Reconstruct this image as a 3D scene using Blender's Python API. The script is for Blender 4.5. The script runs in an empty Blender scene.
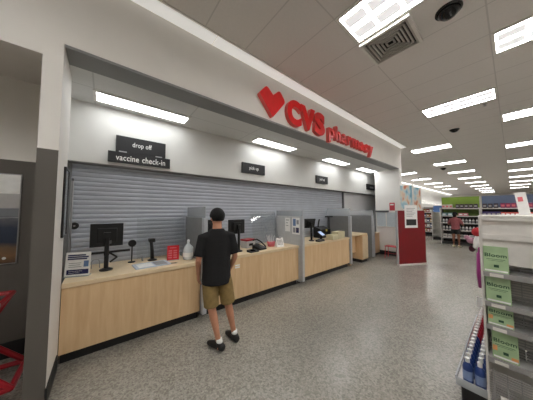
import bpy, bmesh, math, random
from mathutils import Vector, Matrix
random.seed(7)
R = math.radians
PI = math.pi
scene = bpy.context.scene
COL = scene.collection

# ------------------------------------------------------------------ helpers
def lin(c):
    return tuple(((v/255)/12.92 if v/255 <= .04045 else ((v/255+.055)/1.055)**2.4) for v in c)

def mat(name, rgb, rough=.5, metal=0.0, noise=None, spec=.5, emit=None, bump=None):
    m = bpy.data.materials.new(name); m.use_nodes = True
    nt = m.node_tree; b = nt.nodes['Principled BSDF']
    c = lin(rgb)
    b.inputs['Base Color'].default_value = (*c, 1)
    b.inputs['Roughness'].default_value = rough
    b.inputs['Metallic'].default_value = metal
    b.inputs['Specular IOR Level'].default_value = spec
    sc, amt = noise if noise else (14, .05)
    tc = nt.nodes.new('ShaderNodeTexCoord')
    n = nt.nodes.new('ShaderNodeTexNoise'); n.inputs['Scale'].default_value = sc; n.inputs['Detail'].default_value = 3
    nt.links.new(tc.outputs['Object'], n.inputs['Vector'])
    r = nt.nodes.new('ShaderNodeValToRGB')
    r.color_ramp.elements[0].position = .3; r.color_ramp.elements[1].position = .7
    r.color_ramp.elements[0].color = (*[max(0, v*(1-amt)) for v in c], 1)
    r.color_ramp.elements[1].color = (*[min(1, v*(1+amt)) for v in c], 1)
    nt.links.new(n.outputs['Fac'], r.inputs['Fac']); nt.links.new(r.outputs['Color'], b.inputs['Base Color'])
    if bump:
        bp = nt.nodes.new('ShaderNodeBump'); bp.inputs['Strength'].default_value = bump; bp.inputs['Distance'].default_value = .01
        nt.links.new(n.outputs['Fac'], bp.inputs['Height']); nt.links.new(bp.outputs['Normal'], b.inputs['Normal'])
    if emit:
        b.inputs['Emission Color'].default_value = (*emit[0], 1); b.inputs['Emission Strength'].default_value = emit[1]
    return m

def clear_mat(name, tint=(1, 1, 1), alpha=.06, rough=.02, facing=.55, body=(200, 205, 210)):
    """clear or frosted sheet: see-through with a gloss on top"""
    m = bpy.data.materials.new(name); m.use_nodes = True
    nt = m.node_tree; nt.nodes.clear()
    out = nt.nodes.new('ShaderNodeOutputMaterial')
    tr = nt.nodes.new('ShaderNodeBsdfTransparent'); tr.inputs['Color'].default_value = (*tint, 1)
    df = nt.nodes.new('ShaderNodeBsdfDiffuse'); df.inputs['Color'].default_value = (*lin(body), 1)
    gl = nt.nodes.new('ShaderNodeBsdfGlossy'); gl.inputs['Roughness'].default_value = rough
    fr = nt.nodes.new('ShaderNodeFresnel'); fr.inputs['IOR'].default_value = 1.45
    m1 = nt.nodes.new('ShaderNodeMixShader'); m1.inputs[0].default_value = alpha
    m2 = nt.nodes.new('ShaderNodeMixShader')
    nt.links.new(tr.outputs[0], m1.inputs[1]); nt.links.new(df.outputs[0], m1.inputs[2])
    nt.links.new(fr.outputs[0], m2.inputs[0]); nt.links.new(m1.outputs[0], m2.inputs[1]); nt.links.new(gl.outputs[0], m2.inputs[2])
    nt.links.new(m2.outputs[0], out.inputs[0])
    return m

class MB:
    def __init__(s): s.bm = bmesh.new(); s.mi = 0
    def _f(s, vs):
        try:
            f = s.bm.faces.new(vs); f.material_index = s.mi; return f
        except ValueError: return None
    def box(s, x0, x1, y0, y1, z0, z1, m=None, rot=None):
        if m is not None: s.mi = m
        c = [(x, y, z) for x in (x0, x1) for y in (y0, y1) for z in (z0, z1)]
        if rot is not None: c = [tuple(rot @ Vector(p)) for p in c]
        v = [s.bm.verts.new(p) for p in c]
        for q in ((0,1,3,2),(4,6,7,5),(0,4,5,1),(2,3,7,6),(0,2,6,4),(1,5,7,3)): s._f([v[i] for i in q])
        return s
    def cyl(s, p0, p1, r0, r1=None, n=16, m=None, caps=True):
        if m is not None: s.mi = m
        r1 = r0 if r1 is None else r1
        p0 = Vector(p0); p1 = Vector(p1); d = (p1-p0).normalized()
        a = d.orthogonal().normalized(); b = d.cross(a)
        A = [s.bm.verts.new(p0+(a*math.cos(t)+b*math.sin(t))*r0) for t in [2*PI*i/n for i in range(n)]]
        B = [s.bm.verts.new(p1+(a*math.cos(t)+b*math.sin(t))*r1) for t in [2*PI*i/n for i in range(n)]]
        for i in range(n): s._f([A[i], A[(i+1)%n], B[(i+1)%n], B[i]])
        if caps: s._f(A[::-1]); s._f(B)
        return s
    def tube(s, pts, r, n=10, m=None):
        for a, b in zip(pts[:-1], pts[1:]): s.cyl(a, b, r, n=n, m=m)
        for p in pts[1:-1]: s.ball(p, r, seg=n)
        return s
    def ball(s, c, r, sc=(1,1,1), seg=12, m=None):
        if m is not None: s.mi = m
        n0 = len(s.bm.faces)
        q = bmesh.ops.create_uvsphere(s.bm, u_segments=seg, v_segments=max(6, seg//2), radius=r,
              matrix=Matrix.Translation(c) @ Matrix.Diagonal((*sc, 1)))
        for v in q['verts']:
            for f in v.link_faces: f.material_index = s.mi
        return s
    def prism(s, pts, axis, a0, a1, m=None):
        """pts: 2D polygon; axis 'x': pts are (y,z); 'y': (x,z); 'z': (x,y)"""
        if m is not None: s.mi = m
        def P(p, a): return {'x': (a, p[0], p[1]), 'y': (p[0], a, p[1]), 'z': (p[0], p[1], a)}[axis]
        A = [s.bm.verts.new(P(p, a0)) for p in pts]; B = [s.bm.verts.new(P(p, a1)) for p in pts]
        n = len(pts)
        for i in range(n): s._f([A[i], A[(i+1)%n], B[(i+1)%n], B[i]])
        s._f(A[::-1]); s._f(B); return s
    def lathe(s, prof, c=(0,0,0), n=20, m=None):
        if m is not None: s.mi = m
        rings = []
        for r, z in prof:
            rings.append([s.bm.verts.new((c[0]+r*math.cos(2*PI*i/n), c[1]+r*math.sin(2*PI*i/n), c[2]+z)) for i in range(n)])
        for a, b in zip(rings[:-1], rings[1:]):
            for i in range(n): s._f([a[i], a[(i+1)%n], b[(i+1)%n], b[i]])
        s._f(rings[0][::-1]); s._f(rings[-1]); return s
    def loft(s, rings, n=14, m=None):
        """rings: (centre, rx, ry) ; ellipse in the plane across the path, rx along local x"""
        if m is not None: s.mi = m
        L = []
        k = len(rings)
        for i, (c, rx, ry) in enumerate(rings):
            c = Vector(c)
            d = (Vector(rings[min(i+1, k-1)][0]) - Vector(rings[max(i-1, 0)][0]))
            d = d.normalized() if d.length > 1e-6 else Vector((0,0,1))
            ax = Vector((1,0,0)); ax = (ax - d*ax.dot(d))
            if ax.length < .2: ax = Vector((0,1,0)) - d*d.y
            ax.normalize(); ay = d.cross(ax)
            L.append([s.bm.verts.new(c + ax*rx*math.cos(2*PI*j/n) + ay*ry*math.sin(2*PI*j/n)) for j in range(n)])
        for a, b in zip(L[:-1], L[1:]):
            for j in range(n): s._f([a[j], a[(j+1)%n], b[(j+1)%n], b[j]])
        s._f(L[0][::-1]); s._f(L[-1]); return s
    def build(s, name, mats, parent=None, bevel=0, smooth=False, remesh=None, loc=None, seg=2):
        bm = s.bm
        bmesh.ops.recalc_face_normals(bm, faces=bm.faces)
        if bevel:
            e = [x for x in bm.edges if len(x.link_faces) == 2 and x.calc_face_angle(0) > R(35)]
            bmesh.ops.bevel(bm, geom=e, offset=bevel, segments=seg, affect='EDGES', profile=.5, clamp_overlap=True)
        me = bpy.data.meshes.new(name); bm.to_mesh(me); bm.free()
        if not isinstance(mats, (list, tuple)): mats = [mats]
        for q in mats: me.materials.append(q)
        if remesh:
            t = bpy.data.objects.new('tmp', me); COL.objects.link(t)
            md = t.modifiers.new('r', 'REMESH'); md.mode = 'VOXEL'; md.voxel_size = remesh[0]
            sm = t.modifiers.new('s', 'SMOOTH'); sm.iterations = remesh[1]; sm.factor = .5
            dg = bpy.context.evaluated_depsgraph_get(); dg.update()
            me2 = bpy.data.meshes.new_from_object(t.evaluated_get(dg))
            bpy.data.objects.remove(t); bpy.data.meshes.remove(me); me = me2; me.name = name
            me.materials.clear()
            for q in mats: me.materials.append(q)
            smooth = True
        if smooth:
            me.polygons.foreach_set('use_smooth', [True]*len(me.polygons))
        o = bpy.data.objects.new(name, me); COL.objects.link(o)
        if parent is not None: o.parent = parent
        if loc is not None: o.location = loc
        return o

def thing(name, label, cat, loc=(0,0,0), rz=0, group=None):
    o = bpy.data.objects.new(name, None); COL.objects.link(o)
    o.empty_display_size = .1
    o.location = loc; o.rotation_euler = (0, 0, rz)
    o['label'] = label; o['category'] = cat
    if group: o['group'] = group
    return o
def tag(o, label, cat, group=None):
    o['label'] = label; o['category'] = cat
    if group: o['group'] = group
    return o
def struct(o): o['kind'] = 'structure'; return o
def dup(root, loc, rz=None, label=None, group=None):
    r = root.copy(); COL.objects.link(r); r.location = loc
    if rz is not None: r.rotation_euler = (0, 0, rz)
    if label: r['label'] = label
    if group: r['group'] = group
    for ch in list(root.children):
        c = ch.copy(); COL.objects.link(c); c.parent = r
        for g in list(ch.children):
            d = g.copy(); COL.objects.link(d); d.parent = c
    return r

def glyph_mesh(txt, size=1.0, extrude=.0, bold=.0, res=4, spacing=1.0):
    cu = bpy.data.curves.new('t', 'FONT'); cu.body = txt; cu.size = size; cu.extrude = extrude
    cu.offset = bold; cu.resolution_u = res; cu.space_character = spacing
    o = bpy.data.objects.new('t', cu); COL.objects.link(o)
    dg = bpy.context.evaluated_depsgraph_get(); dg.update()
    me = bpy.data.meshes.new_from_object(o.evaluated_get(dg))
    bpy.data.objects.remove(o); bpy.data.curves.remove(cu)
    return me
def bounds(me):
    xs = [v.co.x for v in me.vertices]; ys = [v.co.y for v in me.vertices]
    return min(xs), max(xs), min(ys), max(ys)
# orientation of lettering: local text (x right, y up, z out of the face)
FACE_PX = Matrix(((0,0,1,0),(1,0,0,0),(0,1,0,0),(0,0,0,1)))      # face looks along +X, reads along +Y
FACE_NY = Matrix(((1,0,0,0),(0,0,-1,0),(0,1,0,0),(0,0,0,1)))     # face looks along -Y, reads along +X
def text(name, txt, m, parent, centre, width, height, face, extrude=.001, bold=.012, spacing=1.05):
    me = glyph_mesh(txt, 1, extrude/ max(height, .001) * .7, bold, 3, spacing)
    x0, x1, y0, y1 = bounds(me)
    sx = width/(x1-x0); sy = height/(y1-y0)
    T = face @ Matrix.Diagonal((sx, sy, sy, 1)) @ Matrix.Translation((-(x0+x1)/2, -(y0+y1)/2, 0))
    me.transform(T); me.materials.clear(); me.materials.append(m); me.name = name
    o = bpy.data.objects.new(name, me); COL.objects.link(o); o.parent = parent; o.location = centre
    return o

# ------------------------------------------------------------------ materials
M = {}
M['white_wall'] = mat('white_wall_paint', (214, 213, 209), .6, noise=(3, .02))
M['warm_wall'] = mat('warm_white_wall_paint', (224, 220, 214), .65, noise=(3, .02))
M['grey_wall'] = mat('grey_wall_paint', (90, 85, 79), .6, noise=(3, .04))
M['soffit'] = mat('grey_soffit_paint', (132, 132, 131), .6, noise=(3, .03))
M['black_base'] = mat('black_rubber_base', (22, 22, 24), .5)
M['wood_edge'] = mat('pale_maple_worktop', (226, 204, 168), .35, noise=(7, .05))
M['shelf_lip'] = mat('grey_shelf_lip', (150, 148, 147), .45)
M['white_metal'] = mat('white_painted_metal', (226, 224, 218), .4)
M['shelf_white'] = mat('off_white_shelving', (218, 214, 209), .45)
M['black'] = mat('black_plastic', (16, 16, 18), .38)
M['black_matte'] = mat('black_matte_plastic', (14, 14, 15), .6)
M['screen'] = mat('dark_screen_glass', (10, 11, 14), .12)
M['chrome'] = mat('brushed_steel', (170, 170, 172), .28, 1.0)
M['steel_grey'] = mat('grey_wire_steel', (178, 176, 175), .45, .2)
M['divider'] = mat('grey_divider_laminate', (124, 125, 126), .5)
M['divider_dark'] = mat('grey_divider_frame', (94, 94, 97), .45)
M['sign_black'] = mat('charcoal_sign_board', (28, 28, 30), .5)
M['sign_text'] = mat('white_lettering', (235, 235, 232), .5)
M['red_face'] = mat('red_letter_face', (222, 16, 20), .35)
M['red_side'] = mat('pale_letter_return', (226, 96, 90), .5)
M['red_panel'] = mat('deep_red_panel', (122, 6, 18), .45)
M['red_plastic'] = mat('red_cart_plastic', (150, 8, 26), .35)
M['paper'] = mat('white_paper', (236, 236, 234), .6)
M['navy'] = mat('navy_print', (30, 34, 84), .6)
M['blue_print'] = mat('blue_print', (104, 130, 172), .6)
M['grey_print'] = mat('grey_print', (150, 150, 152), .6)
M['skin'] = mat('tan_skin', (186, 132, 104), .55, noise=(25, .06))
M['skin2'] = mat('brown_skin', (140, 92, 70), .55, noise=(25, .06))
M['hair'] = mat('black_hair', (8, 7, 7), .6, noise=(90, .5), bump=.6, spec=.25)
M['tshirt'] = mat('black_cotton', (15, 14, 16), .9, noise=(30, .2), bump=.15)
M['khaki'] = mat('khaki_cotton', (134, 112, 68), .85, noise=(22, .14), bump=.2)
M['sock'] = mat('white_sock', (228, 228, 226), .8)
M['shoe'] = mat('black_shoe_leather', (14, 14, 15), .55)
M['pink_top'] = mat('pink_cotton', (146, 80, 84), .8, noise=(30, .15))
M['green'] = mat('lime_green_header', (118, 146, 52), .5, noise=(2.2, .12))
M['green_dim'] = mat('leaf_green_back_panel', (92, 116, 42), .55, noise=(2.2, .15))
M['slate'] = mat('slate_blue_header', (92, 106, 132), .5, noise=(2, .1))
M['dark_shelf'] = mat('dark_shelf_back', (42, 42, 42), .6)
M['leafgreen'] = mat('pale_green_carton', (162, 188, 146), .45, noise=(9, .14))
M['darkgreen'] = mat('dark_green_print', (28, 70, 44), .5)
M['orange'] = mat('orange_print', (216, 150, 96), .5)
M['pinkp'] = mat('pink_plastic', (214, 110, 118), .4)
M['maroon'] = mat('maroon_print', (130, 36, 52), .5)
M['blue_bottle'] = mat('blue_bottle_plastic', (40, 66, 128), .3)
M['blue_label'] = mat('pale_blue_label', (130, 150, 190), .4)
M['cap'] = mat('white_cap_plastic', (232, 232, 232), .4)
M['redlabel'] = mat('red_bottle_plastic', (178, 52, 70), .35)
M['purple'] = mat('magenta_fabric', (150, 40, 120), .6)
M['cream'] = mat('cream_card', (206, 196, 162), .6)
M['jug'] = clear_mat('cloudy_jug_plastic', (.93, .96, 1), .8, .15, body=(234, 240, 244))
M['frost'] = clear_mat('frosted_acrylic', (.95, .97, .97), .5, .12, body=(216, 222, 226))
M['acrylic'] = clear_mat('clear_acrylic', (.98, .99, .99), .035, .015)
M['window_glass'] = mat('pale_window_glass', (196, 205, 210), .12)
M['lens'] = mat('lamp_lens', (250, 250, 250), .4, emit=((1, .985, .96), 19))
M['lens_dim'] = mat('lamp_louvre_cell', (240, 240, 240), .4, emit=((1, .985, 1), .36))
M['lens_booth'] = mat('booth_lamp_lens', (250, 250, 250), .4, emit=((.97, .99, 1), 5.5))
M['lens_cove'] = mat('cove_lamp_lens', (240, 238, 232), .4, emit=((1, .985, .95), .24))
M['lens_far'] = mat('wall_wash_lens', (240, 238, 232), .4, emit=((1, .98, .95), 1.3))
M['dome'] = mat('smoked_dome', (10, 10, 11), .12)
M['mid_grey'] = mat('mid_grey_plastic', (96, 96, 100), .5)
M['vent_shade'] = mat('painted_vent_shade', (20, 19, 18), .8)
M['vent_metal'] = mat('grey_vent_metal', (186, 182, 176), .5)

def wood():
    m = bpy.data.materials.new('maple_laminate'); m.use_nodes = True
    nt = m.node_tree; b = nt.nodes['Principled BSDF']; b.inputs['Roughness'].default_value = .42
    tc = nt.nodes.new('ShaderNodeTexCoord'); mp = nt.nodes.new('ShaderNodeMapping'); mp.inputs['Scale'].default_value = (9, 9, .8)
    n = nt.nodes.new('ShaderNodeTexNoise'); n.inputs['Scale'].default_value = 2.2; n.inputs['Detail'].default_value = 6; n.inputs['Distortion'].default_value = .5
    r = nt.nodes.new('ShaderNodeValToRGB')
    r.color_ramp.elements[0].position = .3; r.color_ramp.elements[1].position = .72
    r.color_ramp.elements[0].color = (*lin((214, 178, 134)), 1); r.color_ramp.elements[1].color = (*lin((228, 198, 156)), 1)
    nt.links.new(tc.outputs['Object'], mp.inputs[0]); nt.links.new(mp.outputs[0], n.inputs['Vector'])
    nt.links.new(n.outputs['Fac'], r.inputs[0]); nt.links.new(r.outputs[0], b.inputs['Base Color'])
    return m
M['wood'] = wood()

def floor_mat():
    m = bpy.data.materials.new('polished_terrazzo_concrete'); m.use_nodes = True
    nt = m.node_tree; b = nt.nodes['Principled BSDF']; L = nt.links.new
    tc = nt.nodes.new('ShaderNodeTexCoord')
    big = nt.nodes.new('ShaderNodeTexNoise'); big.inputs['Scale'].default_value = .55; big.inputs['Detail'].default_value = 5
    sp = nt.nodes.new('ShaderNodeTexVoronoi'); sp.inputs['Scale'].default_value = 58
    sp2 = nt.nodes.new('ShaderNodeTexNoise'); sp2.inputs['Scale'].default_value = 60; sp2.inputs['Detail'].default_value = 4
    for q in (big, sp, sp2): L(tc.outputs['Object'], q.inputs['Vector'])
    r1 = nt.nodes.new('ShaderNodeValToRGB')
    r1.color_ramp.elements[0].position = .32; r1.color_ramp.elements[1].position = .7
    r1.color_ramp.elements[0].color = (*lin((134, 130, 122)), 1); r1.color_ramp.elements[1].color = (*lin((160, 156, 148)), 1)
    L(big.outputs['Fac'], r1.inputs[0])
    r2 = nt.nodes.new('ShaderNodeValToRGB')          # scattered aggregate chips
    bw = nt.nodes.new('ShaderNodeRGBToBW'); L(sp.outputs['Color'], bw.inputs[0]); L(bw.outputs[0], r2.inputs[0])
    e = r2.color_ramp.elements; e[0].position = .2; e[0].color = (.56, .55, .53, 1); e[1].position = .85; e[1].color = (1.32, 1.32, 1.3, 1)
    x = e.new(.5); x.color = (1, 1, 1, 1)
    mx = nt.nodes.new('ShaderNodeMixRGB'); mx.blend_type = 'MULTIPLY'; mx.inputs[0].default_value = .6
    L(r1.outputs[0], mx.inputs[1]); L(r2.outputs[0], mx.inputs[2])
    r3 = nt.nodes.new('ShaderNodeValToRGB'); L(sp2.outputs['Fac'], r3.inputs[0])
    r3.color_ramp.elements[0].position = .35; r3.color_ramp.elements[0].color = (.72, .72, .71, 1)
    r3.color_ramp.elements[1].position = .65; r3.color_ramp.elements[1].color = (1.15, 1.15, 1.14, 1)
    mx2 = nt.nodes.new('ShaderNodeMixRGB'); mx2.blend_type = 'MULTIPLY'; mx2.inputs[0].default_value = .6
    L(mx.outputs[0], mx2.inputs[1]); L(r3.outputs[0], mx2.inputs[2]); L(mx2.outputs[0], b.inputs['Base Color'])
    b.inputs['Roughness'].default_value = .25; b.inputs['Specular IOR Level'].default_value = .5
    return m
M['floor'] = floor_mat()

def ceiling_mat(ox, oy, px, py, rgb):
    m = bpy.data.materials.new('ceiling_tiles'); m.use_nodes = True
    nt = m.node_tree; b = nt.nodes['Principled BSDF']; L = nt.links.new
    b.inputs['Roughness'].default_value = .9; b.inputs['Specular IOR Level'].default_value = .1
    tc = nt.nodes.new('ShaderNodeTexCoord'); se = nt.nodes.new('ShaderNodeSeparateXYZ'); L(tc.outputs['Object'], se.inputs[0])
    def op(o, a, bv):
        q = nt.nodes.new('ShaderNodeMath'); q.operation = o; L(a, q.inputs[0])
        if isinstance(bv, (int, float)): q.inputs[1].default_value = bv
        else: L(bv, q.inputs[1])
        return q.outputs[0]
    def line(sock, o, p, w):
        f = op('FRACT', op('DIVIDE', op('SUBTRACT', sock, o - 100*p), p), 0)
        return op('LESS_THAN', f, w/p)
    a = line(se.outputs[0], ox-.008, px, .016); c = line(se.outputs[1], oy-.008, py, .016)
    mxv = op('MAXIMUM', a, c)
    n = nt.nodes.new('ShaderNodeTexNoise'); n.inputs['Scale'].default_value = 40; L(tc.outputs['Object'], n.inputs['Vector'])
    r = nt.nodes.new('ShaderNodeValToRGB'); L(n.outputs['Fac'], r.inputs[0])
    k = lin(rgb)
    r.color_ramp.elements[0].color = (*[v*.95 for v in k], 1); r.color_ramp.elements[1].color = (*[min(1, v*1.04) for v in k], 1)
    mx = nt.nodes.new('ShaderNodeMixRGB'); L(mxv, mx.inputs[0]); L(r.outputs[0], mx.inputs[1]); mx.inputs[2].default_value = (*[v*.8 for v in k], 1)
    L(mx.outputs[0], b.inputs['Base Color'])
    return m
M['ceiling'] = ceiling_mat(-1.32, 2.17, 1.22, .61, (226, 222, 218))
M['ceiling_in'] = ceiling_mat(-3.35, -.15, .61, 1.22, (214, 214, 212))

# ------------------------------------------------------------------ setting
CZ = 4.12
FX = -2.65       # header / pillar face
YE = 8.85        # far end of the pharmacy front
o = MB().box(-6.2, 6.2, -5.2, 42.2, -.12, 0).build('floor', M['floor']); struct(o)
o = MB().box(-6.2, 6.2, -5.2, 42.2, CZ, CZ+.1).build('ceiling', M['ceiling']); struct(o)
o = MB().box(6.0, 6.2, -5.2, 42.2, 0, CZ).build('wall_right', M['warm_wall']); struct(o)
o = MB().box(-6.2, 6.2, -5.2, -5.0, 0, CZ).build('wall_rear', M['warm_wall']); struct(o)
o = MB().box(-6.2, 6.2, 42.0, 42.2, 0, CZ).build('wall_far', M['warm_wall']); struct(o)
o = MB().box(-6.2, -6.0, 10.46, 42.0, 0, CZ).build('wall_left', M['white_wall']); struct(o)
# header over the pharmacy counter and over the alcove on the left
m = MB().box(FX-.14, FX, -.48, YE, 3.32, CZ).box(FX-.14, FX, -5.0, -.48, 3.15, CZ)
struct(m.build('wall_header', M['warm_wall']))
struct(MB().box(-2.95, FX-.002, -.34, YE, 3.29, 3.318).build('trim_soffit', M['soffit']))
# pillar: white above, dark grey below
pf = [(FX, -.48), (FX, -.345), (-3.24, -.345), (-3.24, -.48)]
m = MB().prism(pf, 'z', 2.28, 3.32, 0).prism([(FX+.001, -.481), (FX+.001, -.346), (FX-.004, -.346), (FX-.004, -.481)], 'z', 0, 2.28, 1)
m.prism([(FX-.004, -.48), (FX-.004, -.345), (-3.24, -.345), (-3.24, -.48)], 'z', 0, 2.28, 0)
struct(m.build('wall_pillar', [M['warm_wall'], M['grey_wall']]))
struct(MB().prism([(FX+.006, -.35), (FX+.006, -.335), (-3.17, -.335), (-3.17, -.35)], 'z', 0, .16).build('baseboard_pillar', M['black_base']))
# alcove on the left
m = MB().box(-3.95, -3.8, -5.0, -.48, 2.33, 3.34, 0).box(-3.95, -3.798, -5.0, -.48, 0, 2.33, 1)
struct(m.build('wall_alcove', [M['warm_wall'], M['grey_wall']]))
struct(MB().box(-3.8, FX-.14, -5.0, -.48, 3.34, 3.42).build('ceiling_alcove', M['warm_wall']))
struct(MB().box(-3.80, -3.785, -5.0, -.5, 0, .18).build('baseboard_alcove', M['black_base']))
# pharmacy booth shell
struct(MB().box(-4.4, -3.23, -.58, -.475, 0, 3.32).build('wall_booth_side', M['white_wall']))
struct(MB().box(-4.5, -4.4, -.58, 10.6, 0, 3.32).build('wall_light_stop', M['divider']))  # unseen wall behind the shutter, added only to close off light
m = MB().box(-4.4, -3.85, -.46, 10.4, 2.42, 3.30, 0).box(-4.4, -3.86, -.46, 10.4, 2.41, 2.42, 1)
struct(m.build('wall_booth_upper', [M['white_wall'], M['soffit']]))
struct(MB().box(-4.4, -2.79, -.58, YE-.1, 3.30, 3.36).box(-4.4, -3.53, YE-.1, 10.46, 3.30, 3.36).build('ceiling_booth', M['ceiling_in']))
struct(MB().box(-4.4, -4.08, 7.0, 10.4, 0, 2.405).build('wall_booth_grey', mat('pale_grey_wall_paint', (226, 228, 230), .6, noise=(3, .02))))
struct(MB().box(-3.53, FX, 8.6, YE, 0, 3.32).build('wall_booth_end', mat('white_wall_paint_lit', (238, 236, 232), .6, noise=(3, .02))))  # colour raised above the other white walls, standing in for stronger light
struct(MB().box(-6.0, -3.43, 10.46, 10.6, 0, CZ).box(-3.53, -3.43, YE, 10.46, 0, CZ).box(-3.53, FX-.14, YE-.1, YE, 3.36, CZ).build('wall_store_side', M['white_wall']))
struct(MB().box(-3.53, FX, 8.585, 8.6, 0, .16).build('baseboard_booth_end', M['black_base']))
struct(MB().box(FX, FX+.012, 8.6, YE, 0, .16).build('baseboard_store_side', M['black_base']))

# ------------------------------------------------------------------ lamps
def make_ceiling_light(name, label, lensm, L=1.14, W=.52, cells=True):
    t = thing(name, label, 'light')
    f = MB(); F = .035
    f.box(-L/2-F, L/2+F, -W/2-F, -W/2, -.012, .0).box(-L/2-F, L/2+F, W/2, W/2+F, -.012, .0)
    f.box(-L/2-F, -L/2, -W/2, W/2, -.012, .0).box(L/2, L/2+F, -W/2, W/2, -.012, .0)
    f.build('frame', M['white_metal'], t)
    g = MB().box(-L/2, L/2, -W/2, W/2, -.006, -.001, 0)
    if cells:
        for i in range(4):
            for j in (-1, 1):
                cx = -L/2 + L*(i+.5)/4; cy = j*W*.235
                g.box(cx-L*.105, cx+L*.105, cy-W*.15, cy+W*.15, -.010, -.006, 1)
    g.build('lens', [lensm, M['lens_dim']], t)
    return t
def ordn(k): return ['first', 'second', 'third', 'fourth', 'fifth', 'sixth', 'seventh', 'eighth', 'ninth', 'tenth'][k]
L0 = make_ceiling_light('ceiling_light', 'big white louvred ceiling light panel at top of photo beside the air vent', M['lens'])
L0.location = (-.71, 2.475, CZ); L0['group'] = 'recessed ceiling lights'
GL = 'recessed ceiling lights'
dup(L0, (-.71, 6.135, CZ), label='ceiling light panel alone in mid ceiling, between the air vent and the small dark dome', group=GL)
for k in (-1, -2):
    dup(L0, (-.71, 2.475+3.66*k, CZ), label='ceiling light panel %s behind the camera in the row of the air vent' % ordn(-k-1), group=GL)
for k in range(9):
    dup(L0, (-1.93, 9.795+3.66*k, CZ), label='bright ceiling light panel, %s from the camera in the row running past the sign' % ordn(k), group=GL)
for k in range(9):
    dup(L0, (.51, 4.305+3.66*k, CZ), label='ceiling light panel, %s from the front in the right-hand row at photo edge' % ordn(k), group=GL)
for k in (-1, -2):
    dup(L0, (.51, 4.305+3.66*k, CZ), label='ceiling light panel %s behind the camera in the right-hand row' % ordn(-k-1), group=GL)
for k in range(5):
    dup(L0, (-4.37, 15.285+3.66*k, CZ), label='small far ceiling light panel, %s along the row nearest the far left wall' % ordn(k), group=GL)
for k in range(8):
    dup(L0, (2.95, .645+3.66*k, CZ), label='ceiling light panel, %s in the row beyond the right edge of the photo' % ordn(k), group=GL)
BL = make_ceiling_light('booth_light', 'long white light in the booth ceiling above the drop off sign', M['lens_booth'], 1.2, .27, False)
BL.rotation_euler = (0, 0, PI/2); BL.location = (-3.55, .47, 3.298); BL['group'] = 'booth ceiling lights'
for k, w in enumerate(['white light in the booth ceiling above the nearer pick up sign', 'white light in the booth ceiling above the farther pick up sign',
                       'smallest white light in the booth ceiling near the white end wall']):
    dup(BL, (-3.55, [3.17, 5.82, 7.95][k], 3.298), PI/2, w, 'booth ceiling lights')
# wash light running along the top of the header, and one along the far wall
def strip_light(name, label, x, y0, y1, w, m, n):
    t = thing(name, label, 'light', (x, y0, CZ))
    for k in range(n):
        a = (y1-y0)*k/n; b = (y1-y0)*(k+1)/n - .012
        MB().box(0, w, a, b, -.012, -.001).build('lens', m, t)
    MB().box(w, w+.02, 0, y1-y0, -.02, 0).build('trim_rail', M['white_metal'], t)
    return t
strip_light('cove_light', 'slim lit cove strip where the ceiling meets the header with the red sign', FX+.005, -4.0, YE, .2, M['lens_cove'], 10)
strip_light('wall_wash_light', 'distant lit strip where the ceiling meets the far left white wall', -5.98, 10.7, 41.5, .25, M['lens_far'], 12)

# ceiling fittings
t = thing('air_vent', 'square grey slatted air vent in the ceiling beside the big light', 'vent', (-1.0, 3.085, CZ))
m = MB()
for k in range(6):
    r = .27 - k*.043; s = .021
    for (a, b, c, d) in ((-r, r, -r, -r+s), (-r, r, r-s, r), (-r, -r+s, -r, r), (r-s, r, -r, r)):
        m.box(a, b, c, d, -.045+k*.004, -.014)
m.build('louvre', M['vent_metal'], t)
m = MB()
for (a, b, c, d) in ((-.305, .305, -.305, -.272), (-.305, .305, .272, .305), (-.305, -.272, -.272, .272), (.272, .305, -.272, .272)): m.box(a, b, c, d, -.05, 0)
m.build('frame', M['white_metal'], t)
MB().box(-.272, .272, -.272, .272, -.006, 0).build('shade_sheet', M['vent_shade'], t)  # flat near-black sheet, painted in place of the shade behind the louvres
def dome(label, x, y, r=.11):
    t = thing('dome_camera', label, 'camera', (x, y, CZ), 0, 'dark ceiling domes')
    MB().lathe([(r*1.15, 0), (r*1.15, -.015), (r, -.02)], n=28).build('mount_ring', M['dome'], t)
    MB().lathe([(r*.97, -.02), (r*.9, -r*.4), (r*.6, -r*.72), (r*.2, -r*.85)], n=28).build('dome', M['dome'], t, smooth=True)
dome('large dark round dome in the ceiling at the top right of the air vent', -.39, 3.13)
dome('small dark ceiling dome beyond the lone mid ceiling light', -1.0, 8.0, .1)
dome('tiny far dark ceiling dome between the two rows of far lights', -2.4, 14.9, .12)
dome('tiny farthest dark ceiling dome by the left row of far lights', -4.2, 17.9, .12)
t = thing('sprinkler_head', 'tiny metal sprinkler head in the ceiling right of the lone mid ceiling light', 'sprinkler', (-.3, 6.6, CZ))
MB().lathe([(.04, 0), (.04, -.006), (.012, -.01), (.012, -.04)], n=14).build('escutcheon', M['chrome'], t)
MB().lathe([(.028, -.04), (.028, -.045)], n=14).build('deflector', M['chrome'], t)

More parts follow.
